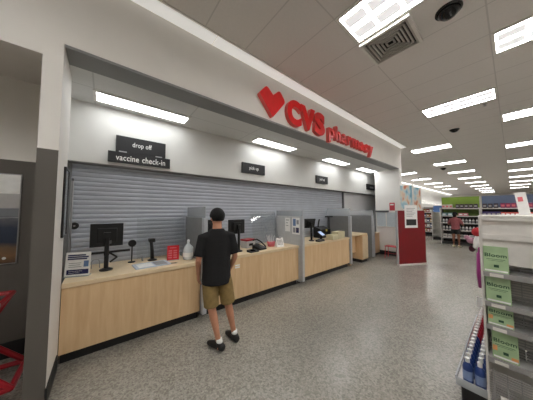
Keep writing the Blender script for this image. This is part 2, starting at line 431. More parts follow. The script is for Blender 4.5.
# ------------------------------------------------------------------ red sign on the header
t = thing('wall_sign', 'red raised sign reading CVS pharmacy with a heart on the white header', 'sign', (FX+.0005, 4.0, 3.40))
def letter(me, name, y0, y1, z0, z1, parent, depth=.08):
    """me in text coords with thickness; map to the header: y0..y1, z0..z1"""
    x0, x1, a0, a1 = bounds(me); zz = [v.co.z for v in me.vertices]; d0, d1 = min(zz), max(zz)
    for v in me.vertices:
        u = (v.co.x-x0)/(x1-x0); w = (v.co.y-a0)/(a1-a0); h = (v.co.z-d0)/(d1-d0)
        v.co = Vector((h*depth, y0+u*(y1-y0)-4.0, z0+w*(z1-z0)-3.40))
    me.materials.clear(); me.materials.append(M['red_face']); me.materials.append(M['red_side'])
    me.update()
    for p in me.polygons: p.material_index = 0 if p.normal.x > .5 else 1
    me.name = name
    o = bpy.data.objects.new(name, me); COL.objects.link(o); o.parent = parent
def G(ch, b): return glyph_mesh(ch, 1, .1, b, 5)
for ch, a, b, z0, z1 in (('C', 2.59, 2.99, 3.35, 3.85), ('V', 2.97, 3.42, 3.36, 3.84), ('S', 3.41, 3.77, 3.35, 3.85)):
    letter(G(ch, .06), 'letter', a, b, z0, z1, t)
ws = []
for ch in 'pharmacy':
    g = G(ch, .034); b = bounds(g); ws.append((g, b))
tot = sum(b[1]-b[0] for g, b in ws) + .08*7
y = 3.92; K = (6.22-3.92)/tot
zs = (3.645-3.405)/(.555)         # x height scale
for g, b in ws:
    w = (b[1]-b[0])*K
    letter(g, 'letter', y, y+w, 3.405+b[2]*zs*1.03, 3.405+b[3]*zs*1.03, t)
    y += w + .08*K
def rounded(pts, rad, n=5):
    out = []
    for i, p in enumerate(pts):
        r = rad[i]
        if r == 0: out.append(p); continue
        P = Vector(p); A = Vector(pts[i-1]); B = Vector(pts[(i+1) % len(pts)])
        a = P+(A-P).normalized()*r; b = P+(B-P).normalized()*r
        for k in range(n+1):
            u = k/n; out.append(tuple((1-u)**2*a+2*u*(1-u)*P+u*u*b))
    return out
hp = [(1.94, 3.68), (2.095, 3.865), (2.24, 3.745), (2.395, 3.885), (2.545, 3.715), (2.235, 3.345)]
hp = rounded(hp, [.035, .06, 0, .06, .07, .015])
bmh = MB().prism([(a-4.0, b-3.40) for a, b in hp], 'x', 0, .08, 1)
ho = bmh.build('heart', [M['red_face'], M['red_side']], t)
for p in ho.data.polygons: p.material_index = 0 if p.normal.x > .5 else 1

# ------------------------------------------------------------------ hanging department signs on the white wall
def dept_sign(label, yc, zc, w, h, txt, tw, th, name='department_sign', x=-3.842, tz=0):
    t = thing(name, label, 'sign', (x, yc, zc-h/2))
    MB().box(0, .03, -w/2, w/2, 0, h).build('board', M['sign_black'], t, bevel=.003)
    if txt: text('lettering', txt, M['sign_text'], t, (.031, 0, h/2+tz), tw, th, FACE_PX, .0015, .004)
    return t
t = dept_sign('upper black sign reading drop off on the white wall', .46, 2.76, .70, .26, 'drop off', .27, .10, tz=.005)
t = dept_sign('lower black sign reading vaccine check-in beneath drop off', .45, 2.54, .86, .165, '', .68, .10, x=-3.81)
text('lettering', 'vaccine', M['sign_text'], t, (.031, -.185, .077), .30, .085, FACE_PX, .0015, .008)
text('lettering', 'check-in', M['sign_text'], t, (.031, .18, .0825), .34, .096, FACE_PX, .0015, .008)
for a in (-.25, .25): MB().box(.03, .034, a-.05, a+.05, .165, .182).build('bracket', M['chrome'], t)
dept_sign('nearer black sign reading pick up on the white wall', 2.72, 2.70, .66, .24, 'pick up', .26, .10)
dept_sign('farther black sign reading pick up on the white wall', 5.4, 2.70, .62, .24, 'pick up', .26, .10)
t = thing('department_sign', 'farthest dark sign board high on the white wall by the end wall', 'sign', (-3.842, 8.95, 2.6))
MB().box(0, .03, -.44, .40, 0, .24).build('board', M['sign_black'], t, bevel=.003)
MB().box(.03, .032, -.16, .16, .075, .14).build('lettering', M['grey_print'], t)

# ------------------------------------------------------------------ roll-down shutter
t = thing('roller_shutter', 'closed grey metal roll-down shutter with horizontal slats behind the counters', 'shutter', (-4.06, 3.3, .9))
m = MB(); P = .07; n = int(1.53/P)
prof = []
for k in range(n+1):
    z = .0 + k*P
    prof += [(0.0, z), (.009, z+.006), (.013, z+P*.5), (.009, z+P-.012), (0.0, z+P-.006)]
pts = prof + [(-.02, prof[-1][1]), (-.02, 0)]
m.prism([(a, b) for a, b in pts], 'y', -3.74, 3.66)
def shutter_mat():
    q = mat('shutter_steel', (182, 187, 197), .42, .3, noise=(4, .05)); return q
M['shutter'] = shutter_mat()
m.build('curtain', M['shutter'], t)
MB().box(-.03, .05, -3.76, -3.68, -.0, 1.52).build('guide_rail', M['divider'], t)
MB().box(-.03, .05, 3.66, 3.74, -.0, 1.52).build('guide_rail', M['divider_dark'], t)

# ------------------------------------------------------------------ counters
def counter(label, y0, y1, x_back=-4.1, x_front=-3.20, seams=()):
    t = thing('service_counter', label, 'counter', (x_front, (y0+y1)/2, 0), 0, 'maple service counters')
    yc = (y0+y1)/2; a, b = y0-yc, y1-yc
    d = x_back-x_front
    cuts = [a] + [s-yc for s in seams] + [b]
    for p, q in zip(cuts[:-1], cuts[1:]):
        MB().box(d+.05, -.02, p+.0015, q-.0015, .12, .845).build('front_panel', M['wood'], t)
    MB().box(d+.05, -.08, a+.01, b-.01, 0, .12).build('kick_base', M['black_base'], t)
    MB().box(d, .0, a, b, .845, .90).build('worktop', M['wood_edge'], t, bevel=.006)
    return t
counter('nearest maple counter, the long one holding the white sign', -.34, 1.24, seams=())
counter('middle maple counter, the one the waiting man faces', 1.32, 3.58, seams=(2.45,))
counter('farther maple counter with the cream organizer box on top', 3.66, 5.90)

def divider(label, y, ztop, zclear, x0=-4.02, x1=-3.05, w=.06, z0=.06, pm=None):
    t = thing('counter_divider', label, 'divider', (x1, y, 0), 0, 'grey counter dividers')
    d = x0-x1
    MB().box(d, -.25, -w/2, w/2, 0, z0).box(d, -.08, -w/2, w/2, z0, zclear).build('panel', pm or M['divider'], t, bevel=.003)
    MB().box(d, -.03, -.006, .006, zclear, ztop).build('clear_top', M['frost'], t)
    MB().box(-.08, 0, -w/2-.004, w/2+.004, .09, zclear).build('end_post', M['chrome_grey'], t, bevel=.004)
    return t
M['chrome_grey'] = mat('satin_grey_edge', (182, 185, 190), .4, .2)
divider('grey counter divider just left of the standing man', 1.28, 1.78, 1.60, x1=-3.12)
d2 = divider('grey counter divider with two papers pinned on it', 3.62, 1.72, 1.58, x1=-3.09, pm=mat('light_grey_laminate', (190, 192, 193), .45))
divider('grey counter divider behind the black phone and cream box', 5.95, 1.79, 1.55, x1=-3.17)
divider('grey counter divider at the far end by the consultation desk', 7.45, 1.72, 1.54, x1=-3.12)
def paper(label, loc, w, h, prints):
    t = thing('notice_paper', label, 'notice', loc)
    MB().box(-w/2, w/2, -.003, 0, 0, h).build('sheet', M['paper'], t)
    m = MB()
    for (a, b, c, d, k) in prints: m.box(a*w, b*w, -.0036, -.003, c*h, d*h, k)
    m.build('print', [M['blue_print'], M['grey_print'], M['orange'], M['navy']], t)
paper('left white notice on the divider, the narrow faded one', (-3.58, 3.588, 1.20), .17, .34, [(-.3, .3, .8, .86, 1), (-.3, .1, .6, .65, 1), (-.3, .2, .4, .45, 1)])
paper('right notice on the divider with blue and dark pictures', (-3.30, 3.589, 1.15), .24, .40, [(-.38, 0, .5, .92, 0), (.1, .4, .6, .85, 1), (.02, .4, .1, .4, 3), (-.38, -.06, .1, .4, 1), (.05, .2, .2, .35, 2)])
# tilted clear sneeze guards over the counters
def guard(label, y0, y1, x=-3.86, h=.75):
    t = thing('sneeze_guard', label, 'screen', (x, (y0+y1)/2, .9), 0)
    w = (y1-y0)/2
    rot = Matrix.Rotation(R(-12), 3, 'Y')
    MB().box(-.003, .003, -w, w, .03, h, rot=rot).build('sheet', M['acrylic'], t)
    for s in (-.8, .8): MB().box(-.05, .05, s*w-.01, s*w+.01, 0, .06).build('foot', M['frost'], t)
guard('tilted clear acrylic screen behind the register on the nearest counter', .44, 1.20, x=-3.87, h=.7)
guard('tilted clear acrylic screen between the man and the papered divider', 2.72, 3.5, x=-3.8, h=.8)

# consultation desk
t = thing('consultation_desk', 'small maple desk with drawer pedestal between the two far dividers', 'desk', (-3.2, 6.7, 0))
MB().box(-.7, 0, -.68, .38, .90, .945).build('worktop', M['wood_edge'], t, bevel=.004)
MB().box(-.6, -.06, -.68, -.64, 0, .90).build('side_panel', M['wood'], t)
MB().box(-.24, -.2, -.64, -.06, .32, .90).build('modesty_panel', M['wood'], t)
ped = MB().box(-.55, .02, -.05, .36, .1, .90).build('pedestal', M['wood'], t, bevel=.003)
MB().box(.02, .035, -.03, .34, .14, .86).build('door', M['wood_edge'], ped, bevel=.002)
MB().box(-.5, -.02, -.03, .34, 0, .1).build('plinth', M['black_base'], t)
t = thing('low_cabinet', 'narrow wooden cabinet end against the white end wall', 'cabinet', (-3.5, 8.3, 0))
MB().box(-.08, .08, -.25, .24, .0, .08).build('plinth', M['black_base'], t)
MB().box(-.1, .1, -.27, .26, .08, .82).build('carcass', M['wood'], t, bevel=.003)
MB().box(-.11, .11, -.28, .265, .82, .85).build('top', M['wood_edge'], t, bevel=.003)

# end wall things
t = thing('service_window', 'pale framed window with dark head rail on the white end wall', 'window', (-3.1, 8.598, 1.1))
MB().box(-.38, .38, -.02, 0, .0, .55).build('glass', M['window_glass'], t)
m = MB().box(-.41, -.38, -.04, 0, -.03, .55).box(.38, .41, -.04, 0, -.03, .55).box(-.38, .38, -.04, 0, -.03, 0).box(-.05, -.02, -.035, -.02, 0, .55)
m.build('frame', M['white_metal'], t)
MB().box(-.41, .06, -.08, 0, .55, .62).build('head_rail', M['mid_grey'], t)
t = thing('wall_notice', 'small red notice plate on the white end wall', 'notice', (-2.92, 8.598, 1.72))
MB().box(-.09, .09, -.02, 0, 0, .3).build('plate', mat('faded_red_plate', (196, 66, 78), .5), t, bevel=.004)
MB().box(-.06, .06, -.0225, -.02, .2, .25).build('print', M['paper'], t)
t = thing('stool', 'small red wire-legged stool by the white end wall', 'stool', (-2.8, 8.1, 0))
MB().box(-.2, .2, -.16, .16, .42, .45).build('seat', mat('red_stool_paint', (206, 60, 66), .4), t, bevel=.012)
for a in (-1, 1):
    for b in (-1, 1):
        MB().tube([(a*.17, b*.13, .42), (a*.19, b*.15, 0)], .009).build('leg', bpy.data.materials['red_stool_paint'], t)
MB().tube([(-.18, -.14, .2), (.18, -.14, .2)], .007).build('stretcher', bpy.data.materials['red_stool_paint'], t)

# red partition with poster, and the picture graphic behind it
ang = math.atan2(8.12-7.17, -1.83+2.32)
RP = (-2.08, 7.64, 0)
t = thing('partition', 'deep red free-standing partition panel with white foot', 'partition', RP, ang)
MB().box(-.52, .52, -.03, .03, .05, 1.72).build('panel', M['red_panel'], t, bevel=.004)
MB().box(-.53, .53, -.05, .05, 0, .05).build('base', M['shelf_white'], t, bevel=.003)
MB().box(-.545, -.52, -.035, .035, .05, 1.72).build('edge_post', M['chrome_grey'], t)
t = thing('poster', 'white poster sheet with dark photo hanging on the red partition', 'poster', (RP[0]+math.sin(ang)*.033-.02*math.cos(ang)-.0, RP[1]-math.cos(ang)*.033-.02*math.sin(ang), 1.17), ang)
MB().box(-.24, .24, -.006, -.001, 0, .72).build('sheet', M['paper'], t)
m = MB().box(-.19, .19, -.0075, -.006, .08, .27, 0)
for k in range(6): m.box(-.17, .05+.02*(k % 3)*3, -.0075, -.006, .36+k*.05, .375+k*.05, 1)
m.build('print', [M['dark_shelf'], M['grey_print']], t)
t = thing('graphic_panel', 'tall pale blue and orange picture panel rising behind the red partition', 'display', (-2.24, 8.25, 0), R(18))
def graphic():
    m = bpy.data.materials.new('blurred_picture_print'); m.use_nodes = True
    nt = m.node_tree; b = nt.nodes['Principled BSDF']; b.inputs['Roughness'].default_value = .3
    tc = nt.nodes.new('ShaderNodeTexCoord'); n = nt.nodes.new('ShaderNodeTexNoise'); n.inputs['Scale'].default_value = 3.6; n.inputs['Detail'].default_value = 1.5
    mp = nt.nodes.new('ShaderNodeMapping'); mp.inputs['Scale'].default_value = (2.2, 1, .8); L = nt.links.new
    L(tc.outputs['Object'], mp.inputs[0]); L(mp.outputs[0], n.inputs['Vector'])
    r = nt.nodes.new('ShaderNodeValToRGB'); L(n.outputs['Fac'], r.inputs[0])
    e = r.color_ramp.elements; e[0].position = .36; e[0].color = (*lin((120, 172, 194)), 1); e[1].position = .68; e[1].color = (*lin((206, 120, 84)), 1)
    q = e.new(.48); q.color = (*lin((188, 214, 222)), 1); q = e.new(.56); q.color = (*lin((226, 214, 196)), 1)
    L(r.outputs[0], b.inputs['Base Color']); return m
M['graphic'] = graphic()
MB().box(-.27, .06, -.02, .0, 1.78, 2.6).build('picture', M['graphic'], t)
MB().box(.10, .29, -.02, .0, 1.78, 2.5).build('picture', M['graphic'], t)
m = MB().box(-.30, -.27, -.03, .01, .0, 2.62).box(.06, .10, -.03, .01, 0, 2.62).box(.29, .31, -.03, .01, 0, 2.5)
m.build('frame', M['white_metal'], t)
MB().box(-.3, .31, -.028, -.0, .05, 1.78).build('lower_panel', M['shelf_white'], t)

# ------------------------------------------------------------------ things on the counters
CT = .9
def board_sign(label, loc, rz, w, h):
    t = thing('counter_sign', label, 'sign', loc, rz)
    rot = Matrix.Rotation(R(-6), 3, 'Y')
    MB().box(-.004, .004, -w/2, w/2, .01, h, rot=rot).build('card', M['paper'], t)
    MB().box(-.06, .03, -w/2, w/2, 0, .008).build('foot', M['frost'], t)
    m = MB()
    def pr(a, b, c, d, k): m.box(.004, .0048, a*w, b*w, .01+c*(h-.01), .01+d*(h-.01), k, rot=rot)
    pr(-.42, .30, .84, .90, 0); pr(-.42, .42, .76, .82, 0); pr(-.42, .36, .68, .74, 0)
    pr(.24, .44, .36, .62, 1); pr(-.42, .46, .06, .26, 0); pr(-.36, .14, .52, .545, 2); pr(-.36, .1, .44, .465, 2); pr(-.36, .16, .36, .385, 2)
    pr(-.34, .2, .18, .205, 3); pr(-.34, .1, .11, .135, 3)
    m.build('print', [M['navy'], M['blue_print'], M['grey_print'], M['paper']], t)
board_sign('white counter card with navy print beside the pillar', (-3.46, -.235, CT), R(-20), .25, .295)

def monitor(label, loc, rz, w=.40, h=.33, zc=.50, tilt=0, bar=None):
    """back of the screen faces the customer (+x)"""
    t = thing('monitor', label, 'monitor', loc, rz, 'checkout monitors')
    rot = Matrix.Rotation(R(tilt), 3, 'Y')
    MB().box(-.05, -.01, -w/2, w/2, -h/2, h/2, rot=rot).build('screen', M['black'], t, bevel=.006, loc=(0, 0, zc))
    h2 = MB().box(-.01, .025, -w*.3, w*.3, -h*.3, h*.3, rot=rot); h2.build('rear_housing', M['black_matte'], t, bevel=.01, loc=(0, 0, zc))
    MB().box(.022, .028, -.02, .05, -.12, -.075, rot=rot).build('port_cover', M['mid_grey'], t, loc=(0, 0, zc))
    MB().cyl((.045, 0, .02), (.045, 0, zc+.03), .026).build('pole', M['black'], t)
    MB().box(.0, .07, -.04, .04, zc-.04, zc+.04).build('bracket', M['black'], t)
    MB().lathe([(.075, 0), (.075, .015), (.04, .03)], (.045, 0, 0)).build('base', M['black'], t)
    if bar:
        b = MB().box(-.03, .02, -bar, bar, .225, .25); b.box(.0, .05, -.03, .03, .2, .25)
        b.cyl((.03, .02, .24), (.03, .12, .16), .012).cyl((.03, .12, .16), (.03, .04, .1), .012)
        b.build('keyboard_arm', M['black'], t)
    return t
monitor('black monitor on a post, nearest one beside the white info card', (-3.62, .05, CT), R(0), .37, .32, .475, bar=.27)
t = thing('cable_loop', 'clear bent acrylic holder in front of the nearest monitor post', 'holder', (-3.78, -.06, CT))
MB().tube([(0, -.05, .0), (0, -.05, .09), (0, -.03, .12), (0, .02, .12), (0, .04, .09), (0, .04, 0)], .006).build('loop', M['frost'], t)
t = thing('webcam', 'round-headed black camera on a stick beside the nearest monitor', 'camera', (-3.85, .37, CT))
MB().cyl((0, 0, .0), (0, 0, .26), .009).build('stem', M['black'], t)
MB().lathe([(.05, 0), (.05, .012), (.012, .02)]).build('base', M['black'], t)
MB().cyl((-.02, 0, .30), (.025, 0, .30), .055, n=20).build('head', M['black'], t, bevel=.006)
t = thing('barcode_scanner', 'upright black scanner on stand beside the white paper mat', 'scanner', (-3.80, .65, CT))
MB().lathe([(.07, 0), (.07, .015), (.03, .03)]).build('base', M['black'], t)
MB().loft([((0, 0, .02), .028, .03), ((0, -.005, .15), .024, .026), ((0.0, -.02, .30), .022, .024)]).build('handle', M['black'], t, smooth=True)
MB().box(-.05, .07, -.06, .03, .30, .36).build('head', M['black'], t, bevel=.012)
t = thing('signature_pad', 'white and blue paper mat lying on the nearest counter', 'mat', (-3.48, .60, CT), R(4))
MB().box(-.16, .16, -.24, .22, 0, .012).build('pad', mat('pale_blue_pad', (186, 198, 214), .4), t, bevel=.003)
MB().box(-.10, .13, -.20, .0, .012, .0145).build('sheet', M['paper'], t)
MB().box(-.10, .13, .02, .18, .012, .0135).build('sheet', M['grey_print'], t)
t = thing('leaflet_stand', 'red leaflet stand with pale print beside the clear jug', 'display', (-3.60, .92, CT), R(-14))
rot = Matrix.Rotation(R(-7), 3, 'Y')
MB().box(-.012, .012, -.09, .09, .004, .235, rot=rot).build('card', mat('bright_red_card', (200, 26, 40), .4), t)
m = MB()
for k in range(2):
    for j in range(4): m.box(.0122, .013, -.07+k*.075, -.015+k*.075, .03+j*.036, .052+j*.036, rot=rot)
m.box(.0122, .013, -.05, .05, .19, .205, rot=rot)
m.build('print', M['pinkp'], t)
MB().box(-.07, .04, -.09, .09, 0, .006).build('foot', M['frost'], t)
t = thing('pen', 'black pen lying at the counter front edge near the red leaflet stand', 'pen', (-3.36, .86, CT+.006), R(70))
MB().cyl((-.07, 0, 0), (.05, 0, 0), .006, n=10).build('barrel', M['black'], t)
MB().cyl((.05, 0, 0), (.07, 0, 0), .006, .0015, n=10).build('tip', M['chrome'], t)
t = thing('jug', 'clear plastic jug bottle with cap standing against the grey divider', 'bottle', (-3.49, 1.13, CT))
MB().lathe([(.068, 0), (.078, .015), (.078, .15), (.07, .19), (.045, .235), (.02, .265), (.018, .29)], n=24).build('body', M['jug'], t, smooth=True)
MB().lathe([(.021, .285), (.021, .315), (.012, .33)], n=18).build('cap', M['cap'], t)
MB().tube([(.04, .035, .23), (.075, .05, .2), (.08, .05, .13)], .009).build('handle', M['jug'], t)
MB().lathe([(.0795, .05), (.0795, .12)], n=24).build('label', M['paper'], t)

# counter B
monitor('black monitor partly hidden behind the head of the standing man', (-3.66, 1.66, CT), R(-6), .34, .28, .50)
monitor('black monitor on a post just right of the standing man', (-3.56, 2.13, CT), R(8), .40, .29, .49)
t = thing('receipt_printer', 'red-topped white printer behind the right monitor', 'printer', (-3.76, 2.52, CT), R(10))
MB().box(-.1, .1, -.13, .13, 0, .15).build('body', mat('pale_grey_plastic', (196, 196, 196), .5), t, bevel=.015)
MB().box(-.11, .11, -.14, .14, .15, .19).build('lid', M['red_plastic'], t, bevel=.018)
MB().box(.1, .104, -.06, .06, .05, .10).build('slot', M['black'], t)
t = thing('phone', 'black desk phone with arched handset beside the red-topped printer', 'phone', (-3.44, 2.60, CT), R(8))
MB().prism([(-.12, 0), (.12, 0), (.12, .03), (-.12, .09)], 'y', -.1, .1).build('base', M['black'], t, bevel=.006)
MB().box(-.02, .1, -.02, .09, .062, .068, rot=Matrix.Rotation(R(14), 3, 'Y')).build('keypad', M['mid_grey'], t)
MB().tube([(-.03, -.16, .20), (-.03, -.05, .21), (-.02, .06, .15), (.0, .15, .07), (.02, .18, .03)], .014).build('handset', M['black'], t)
t = thing('card_reader', 'small black card reader at the front edge right of the man', 'card reader', (-3.29, 2.33, CT), R(5))
MB().prism([(-.07, 0), (.07, 0), (.07, .02), (-.07, .045)], 'y', -.11, .11).build('body', M['black'], t, bevel=.006)
MB().box(-.035, .045, -.08, .03, .034, .037, rot=Matrix.Rotation(R(10), 3, 'Y')).build('screen', M['screen'], t)
t = thing('pen_cup', 'pink cup holding white pens on the middle counter', 'cup', (-3.55, 3.02, CT))
MB().lathe([(.08, 0), (.095, .11), (.088, .11), (.075, .02)], n=22).build('cup', M['pinkp'], t, smooth=True)
for k, (a, b) in enumerate([(-.05, .06), (-.02, -.08), (.03, .05), (.0, -.03), (.04, -.09)]):
    q = thing('pen', 'white pen sticking up from the pink cup', 'pen', (-3.55+a*.4, 3.02+b*.4, CT+.03), 0, 'white pens in the pink cup')
    MB().cyl((0, 0, 0), (a*.8, b*.9, .20), .008, n=8).build('barrel', M['cap'], q)
    MB().cyl((a*.8, b*.9, .20), (a*.88, b*.99, .225), .009, .004, n=8).build('tip', M['paper'], q)
t = thing('desk_calendar', 'white flip calendar card standing right of the pink cup', 'calendar', (-3.38, 3.13, CT), R(-10))
MB().prism([(-.07, 0), (.05, 0), (.0, .2)], 'y', -.09, .09).build('card', M['paper'], t)
m = MB(); rot = Matrix.Rotation(R(-14), 3, 'Y')
for j in range(4):
    for k in range(4): m.box(.0, .0015, -.07+k*.036, -.045+k*.036, .05+j*.03, .07+j*.03, rot=Matrix.Translation((.0495, 0, 0)).to_3x3() @ rot)
for v in m.bm.verts: v.co.x += .0495
m.build('print', M['grey_print'], t)
MB().cyl((0, -.03, .205), (0, .03, .205), .022, n=14).build('binding', M['chrome'], t)
t = thing('label_plate', 'white two-slot plate on the middle counter front by the man', 'plate', (-3.2199, 1.93, .72))
MB().box(0, .006, -.05, .05, -.012, .012).box(0, .006, -.05, .05, -.05, -.026).build('plate', M['paper'], t)

# counter C
monitor('tilted black monitor on the farther counter left of the phones', (-3.52, 4.40, CT), R(-6), .40, .26, .46, tilt=14)
t = thing('equipment_cover', 'dark rounded lump of covered equipment beside the divider with papers', 'equipment', (-3.80, 4.02, CT), R(-10))
MB().box(-.09, .09, -.17, .17, .0, .22).build('cover', mat('charcoal_cover', (48, 48, 52), .6), t, bevel=.06, seg=4)
MB().cyl((.0, -.12, .2), (.0, -.14, .36), .03, .02).build('handset', M['black'], t)
t = thing('payment_terminal', 'payment terminal with pale lit screen on the farther counter', 'card reader', (-3.42, 4.74, CT), R(14))
rot = Matrix.Rotation(R(35), 3, 'Y')
MB().box(-.1, .1, -.13, .13, .0, .035, rot=rot).build('tablet', M['black'], t, bevel=.006, loc=(0, 0, .15))
MB().box(-.08, .08, -.11, .11, .035, .038, rot=rot).build('screen', mat('pale_blue_screen', (150, 170, 205), .2, emit=((.55, .66, .9), .25)), t, loc=(0, 0, .15))
MB().cyl((0, 0, 0), (0, 0, .17), .03).lathe([(.09, 0), (.09, .02), (.04, .03)]).build('stand', M['black'], t)
t = thing('card_reader', 'low black keypad at the front edge of the farther counter', 'card reader', (-3.27, 4.50, CT), R(5))
MB().prism([(-.06, 0), (.06, 0), (.06, .025), (-.06, .05)], 'y', -.14, .14).build('body', M['black'], t, bevel=.006)
MB().box(-.03, .03, -.1, .06, .044, .047, rot=Matrix.Rotation(R(12), 3, 'Y')).build('keypad', M['mid_grey'], t)
t = thing('pole_stand', 'tall black stand with flat top in front of the third divider', 'stand', (-3.78, 5.68, CT))
MB().cyl((0, 0, 0), (0, 0, .60), .022).build('pole', M['black'], t)
MB().box(-.06, .06, -.14, .14, .60, .64).build('top_bar', M['black'], t, bevel=.01)
MB().lathe([(.12, 0), (.12, .02), (.05, .03)]).build('base', M['black'], t)
t = thing('telephone', 'black multi-line telephone behind the cream organizer box', 'phone', (-3.72, 5.24, CT))
MB().prism([(-.14, 0), (.13, 0), (.13, .26), (-.14, .34)], 'y', -.27, .24).build('base', M['black'], t, bevel=.012)
MB().tube([(0, -.22, .32), (0, -.18, .48), (.0, -.15, .55)], .022).build('handset', M['black'], t)
MB().box(.131, .135, -.02, .06, .19, .255).build('sticker', mat('yellow_note', (206, 190, 90), .6), t)
t = thing('organizer_box', 'cream card organizer box with stepped top on the farther counter', 'box', (-3.30, 5.25, CT), R(3))
MB().box(-.11, .11, .0, .38, 0, .20).build('box', M['cream'], t, bevel=.004)
MB().box(-.11, .11, -.30, -.005, 0, .13).build('tray', M['cream'], t, bevel=.004)

# ------------------------------------------------------------------ pillar side: black framed board and hook
t = thing('framed_board', 'slim black-framed board on the side of the pillar', 'board', (-3.06, -.344, 1.43))
MB().box(-.20, .04, 0, .012, .02, .74).build('panel', M['frost'], t)
m = MB().box(-.215, -.20, 0, .02, 0, .76).box(.04, .06, 0, .02, 0, .76).box(-.20, .04, 0, .02, 0, .02).box(-.2, .04, 0, .02, .74, .76)
m.build('frame', M['black'], t, bevel=.004)
t = thing('shutter_handle', 'small round black handle knob on the shutter edge by the pillar', 'handle', (-3.985, -.32, 1.50))
MB().cyl((-.03, 0, 0), (.02, 0, 0), .05, n=20).build('knob', M['black'], t, bevel=.008)
MB().cyl((.02, 0, 0), (.035, 0, 0), .012, n=12).build('pin', M['chrome'], t)
t = thing('chrome_rod', 'slender chrome rod standing up between pillar and shutter', 'rod', (-3.72, -.335, .9))
MB().tube([(0, 0, 0), (0, 0, 1.22)], .012).build('rod', M['chrome'], t)
MB().box(-.02, .02, -.012, .012, 1.22, 1.25).build('cap', M['mid_grey'], t)

# alcove poster
t = thing('framed_poster', 'glossy landscape poster on the dark alcove wall at left edge', 'poster', (-3.797, -1.06, 1.10))
def poster_mat():
    m = bpy.data.materials.new('poster_print'); m.use_nodes = True; nt = m.node_tree; b = nt.nodes['Principled BSDF']; b.inputs['Roughness'].default_value = .14
    tc = nt.nodes.new('ShaderNodeTexCoord'); se = nt.nodes.new('ShaderNodeSeparateXYZ'); n = nt.nodes.new('ShaderNodeTexNoise'); n.inputs['Scale'].default_value = 7
    ma = nt.nodes.new('ShaderNodeMath'); ma.operation = 'MULTIPLY_ADD'; ma.inputs[1].default_value = .12
    L = nt.links.new; L(tc.outputs['Object'], se.inputs[0]); L(tc.outputs['Object'], n.inputs['Vector']); L(n.outputs['Fac'], ma.inputs[0]); L(se.outputs[2], ma.inputs[2])
    r = nt.nodes.new('ShaderNodeValToRGB'); L(ma.outputs[0], r.inputs[0])
    e = r.color_ramp.elements; e[0].position = .06; e[0].color = (*lin((78, 60, 46)), 1); e[1].position = .62; e[1].color = (*lin((120, 124, 130)), 1)
    for p, c in ((.17, (124, 92, 64)), (.24, (104, 84, 66)), (.30, (42, 50, 66)), (.48, (52, 62, 80)), (.56, (88, 90, 98))):
        q = e.new(p); q.color = (*lin(c), 1)
    L(r.outputs[0], b.inputs['Base Color']); return m
MB().box(0, .012, -.75, .26, .0, .65).build('picture', poster_mat(), t)
MB().box(0, .013, -.75, .26, .65, .82).build('chrome_strip', M['steel_grey'], t)
MB().box(0, .012, -.75, .26, .82, 1.05).build('title_band', M['paper'], t)
MB().box(.012, .0128, -.5, .10, .93, .965).build('print', M['black'], t)
MB().cyl((.012, .17, .06), (.014, .17, .06), .016, n=16).build('emblem', M['paper'], t)
m = MB().box(0, .018, .26, .27, -.01, 1.06).box(0, .018, -.76, -.75, -.01, 1.06).box(0, .018, -.75, .26, -.01, 0).box(0, .018, -.75, .26, 1.05, 1.06).box(0, .02, -.75, .26, .645, .655).box(0, .02, -.75, .26, .53, .537)
m.build('frame', M['chrome'], t)

# red shopping cart, mostly out of frame at left
t = thing('shopping_cart', 'red plastic shopping cart corner at the left edge by the grey pillar', 'cart', (-3.1, -1.33, 0), 0)
RM = M['red_plastic']
def bar(m, p, q, r): m.cyl(p, q, r, n=10)
m = MB()
top = [(-.28, -.45, .92), (.28, -.45, .92), (.25, .62, .86), (-.25, .62, .86)]
bot = [(-.2, -.40, .48), (.2, -.40, .48), (.17, .46, .52), (-.17, .46, .52)]
for i in range(4):
    bar(m, top[i], top[(i+1) % 4], .022); bar(m, bot[i], bot[(i+1) % 4], .014); bar(m, top[i], bot[i], .016)
    A, B = Vector(top[i]), Vector(top[(i+1) % 4]); C, D = Vector(bot[i]), Vector(bot[(i+1) % 4])
    for k in range(1, 9): bar(m, A.lerp(B, k/9), C.lerp(D, k/9), .007)
    for k in (1, 2, 3): bar(m, A.lerp(C, k/4), B.lerp(D, k/4), .007)
for k in range(1, 7): bar(m, Vector(bot[0]).lerp(Vector(bot[3]), k/7), Vector(bot[1]).lerp(Vector(bot[2]), k/7), .007)
m.build('basket', RM, t)
m = MB()
for s in (-1, 1):
    m.tube([(s*.27, -.45, .92), (s*.25, -.38, .3), (s*.25, -.42, .14)], .02)
    m.tube([(s*.25, -.42, .14), (s*.22, .74, .14), (s*.18, .42, .50)], .024)
m.tube([(-.22, .74, .14), (.22, .74, .14)], .024).tube([(-.25, -.42, .14), (.25, -.42, .14)], .02)
m.build('frame', RM, t)
MB().cyl((-.3, -.55, 1.0), (.3, -.55, 1.0), .02, n=14).box(-.3, -.27, -.56, -.44, .9, 1.01).box(.27, .3, -.56, -.44, .9, 1.01).build('handle', RM, t)
MB().box(.17, .26, .585, .645, .855, .895).build('corner_bumper', M['chrome'], t, bevel=.01)
for (a, b) in ((-.22, -.42), (.22, -.42), (-.18, .45), (.18, .45)):
    w = MB().cyl((a-.015, b, .06), (a+.015, b, .06), .06, n=20).build('wheel', M['black'], t)
    MB().box(a-.022, a+.022, b-.012, b+.012, .06, .14).build('fork', M['chrome'], w)

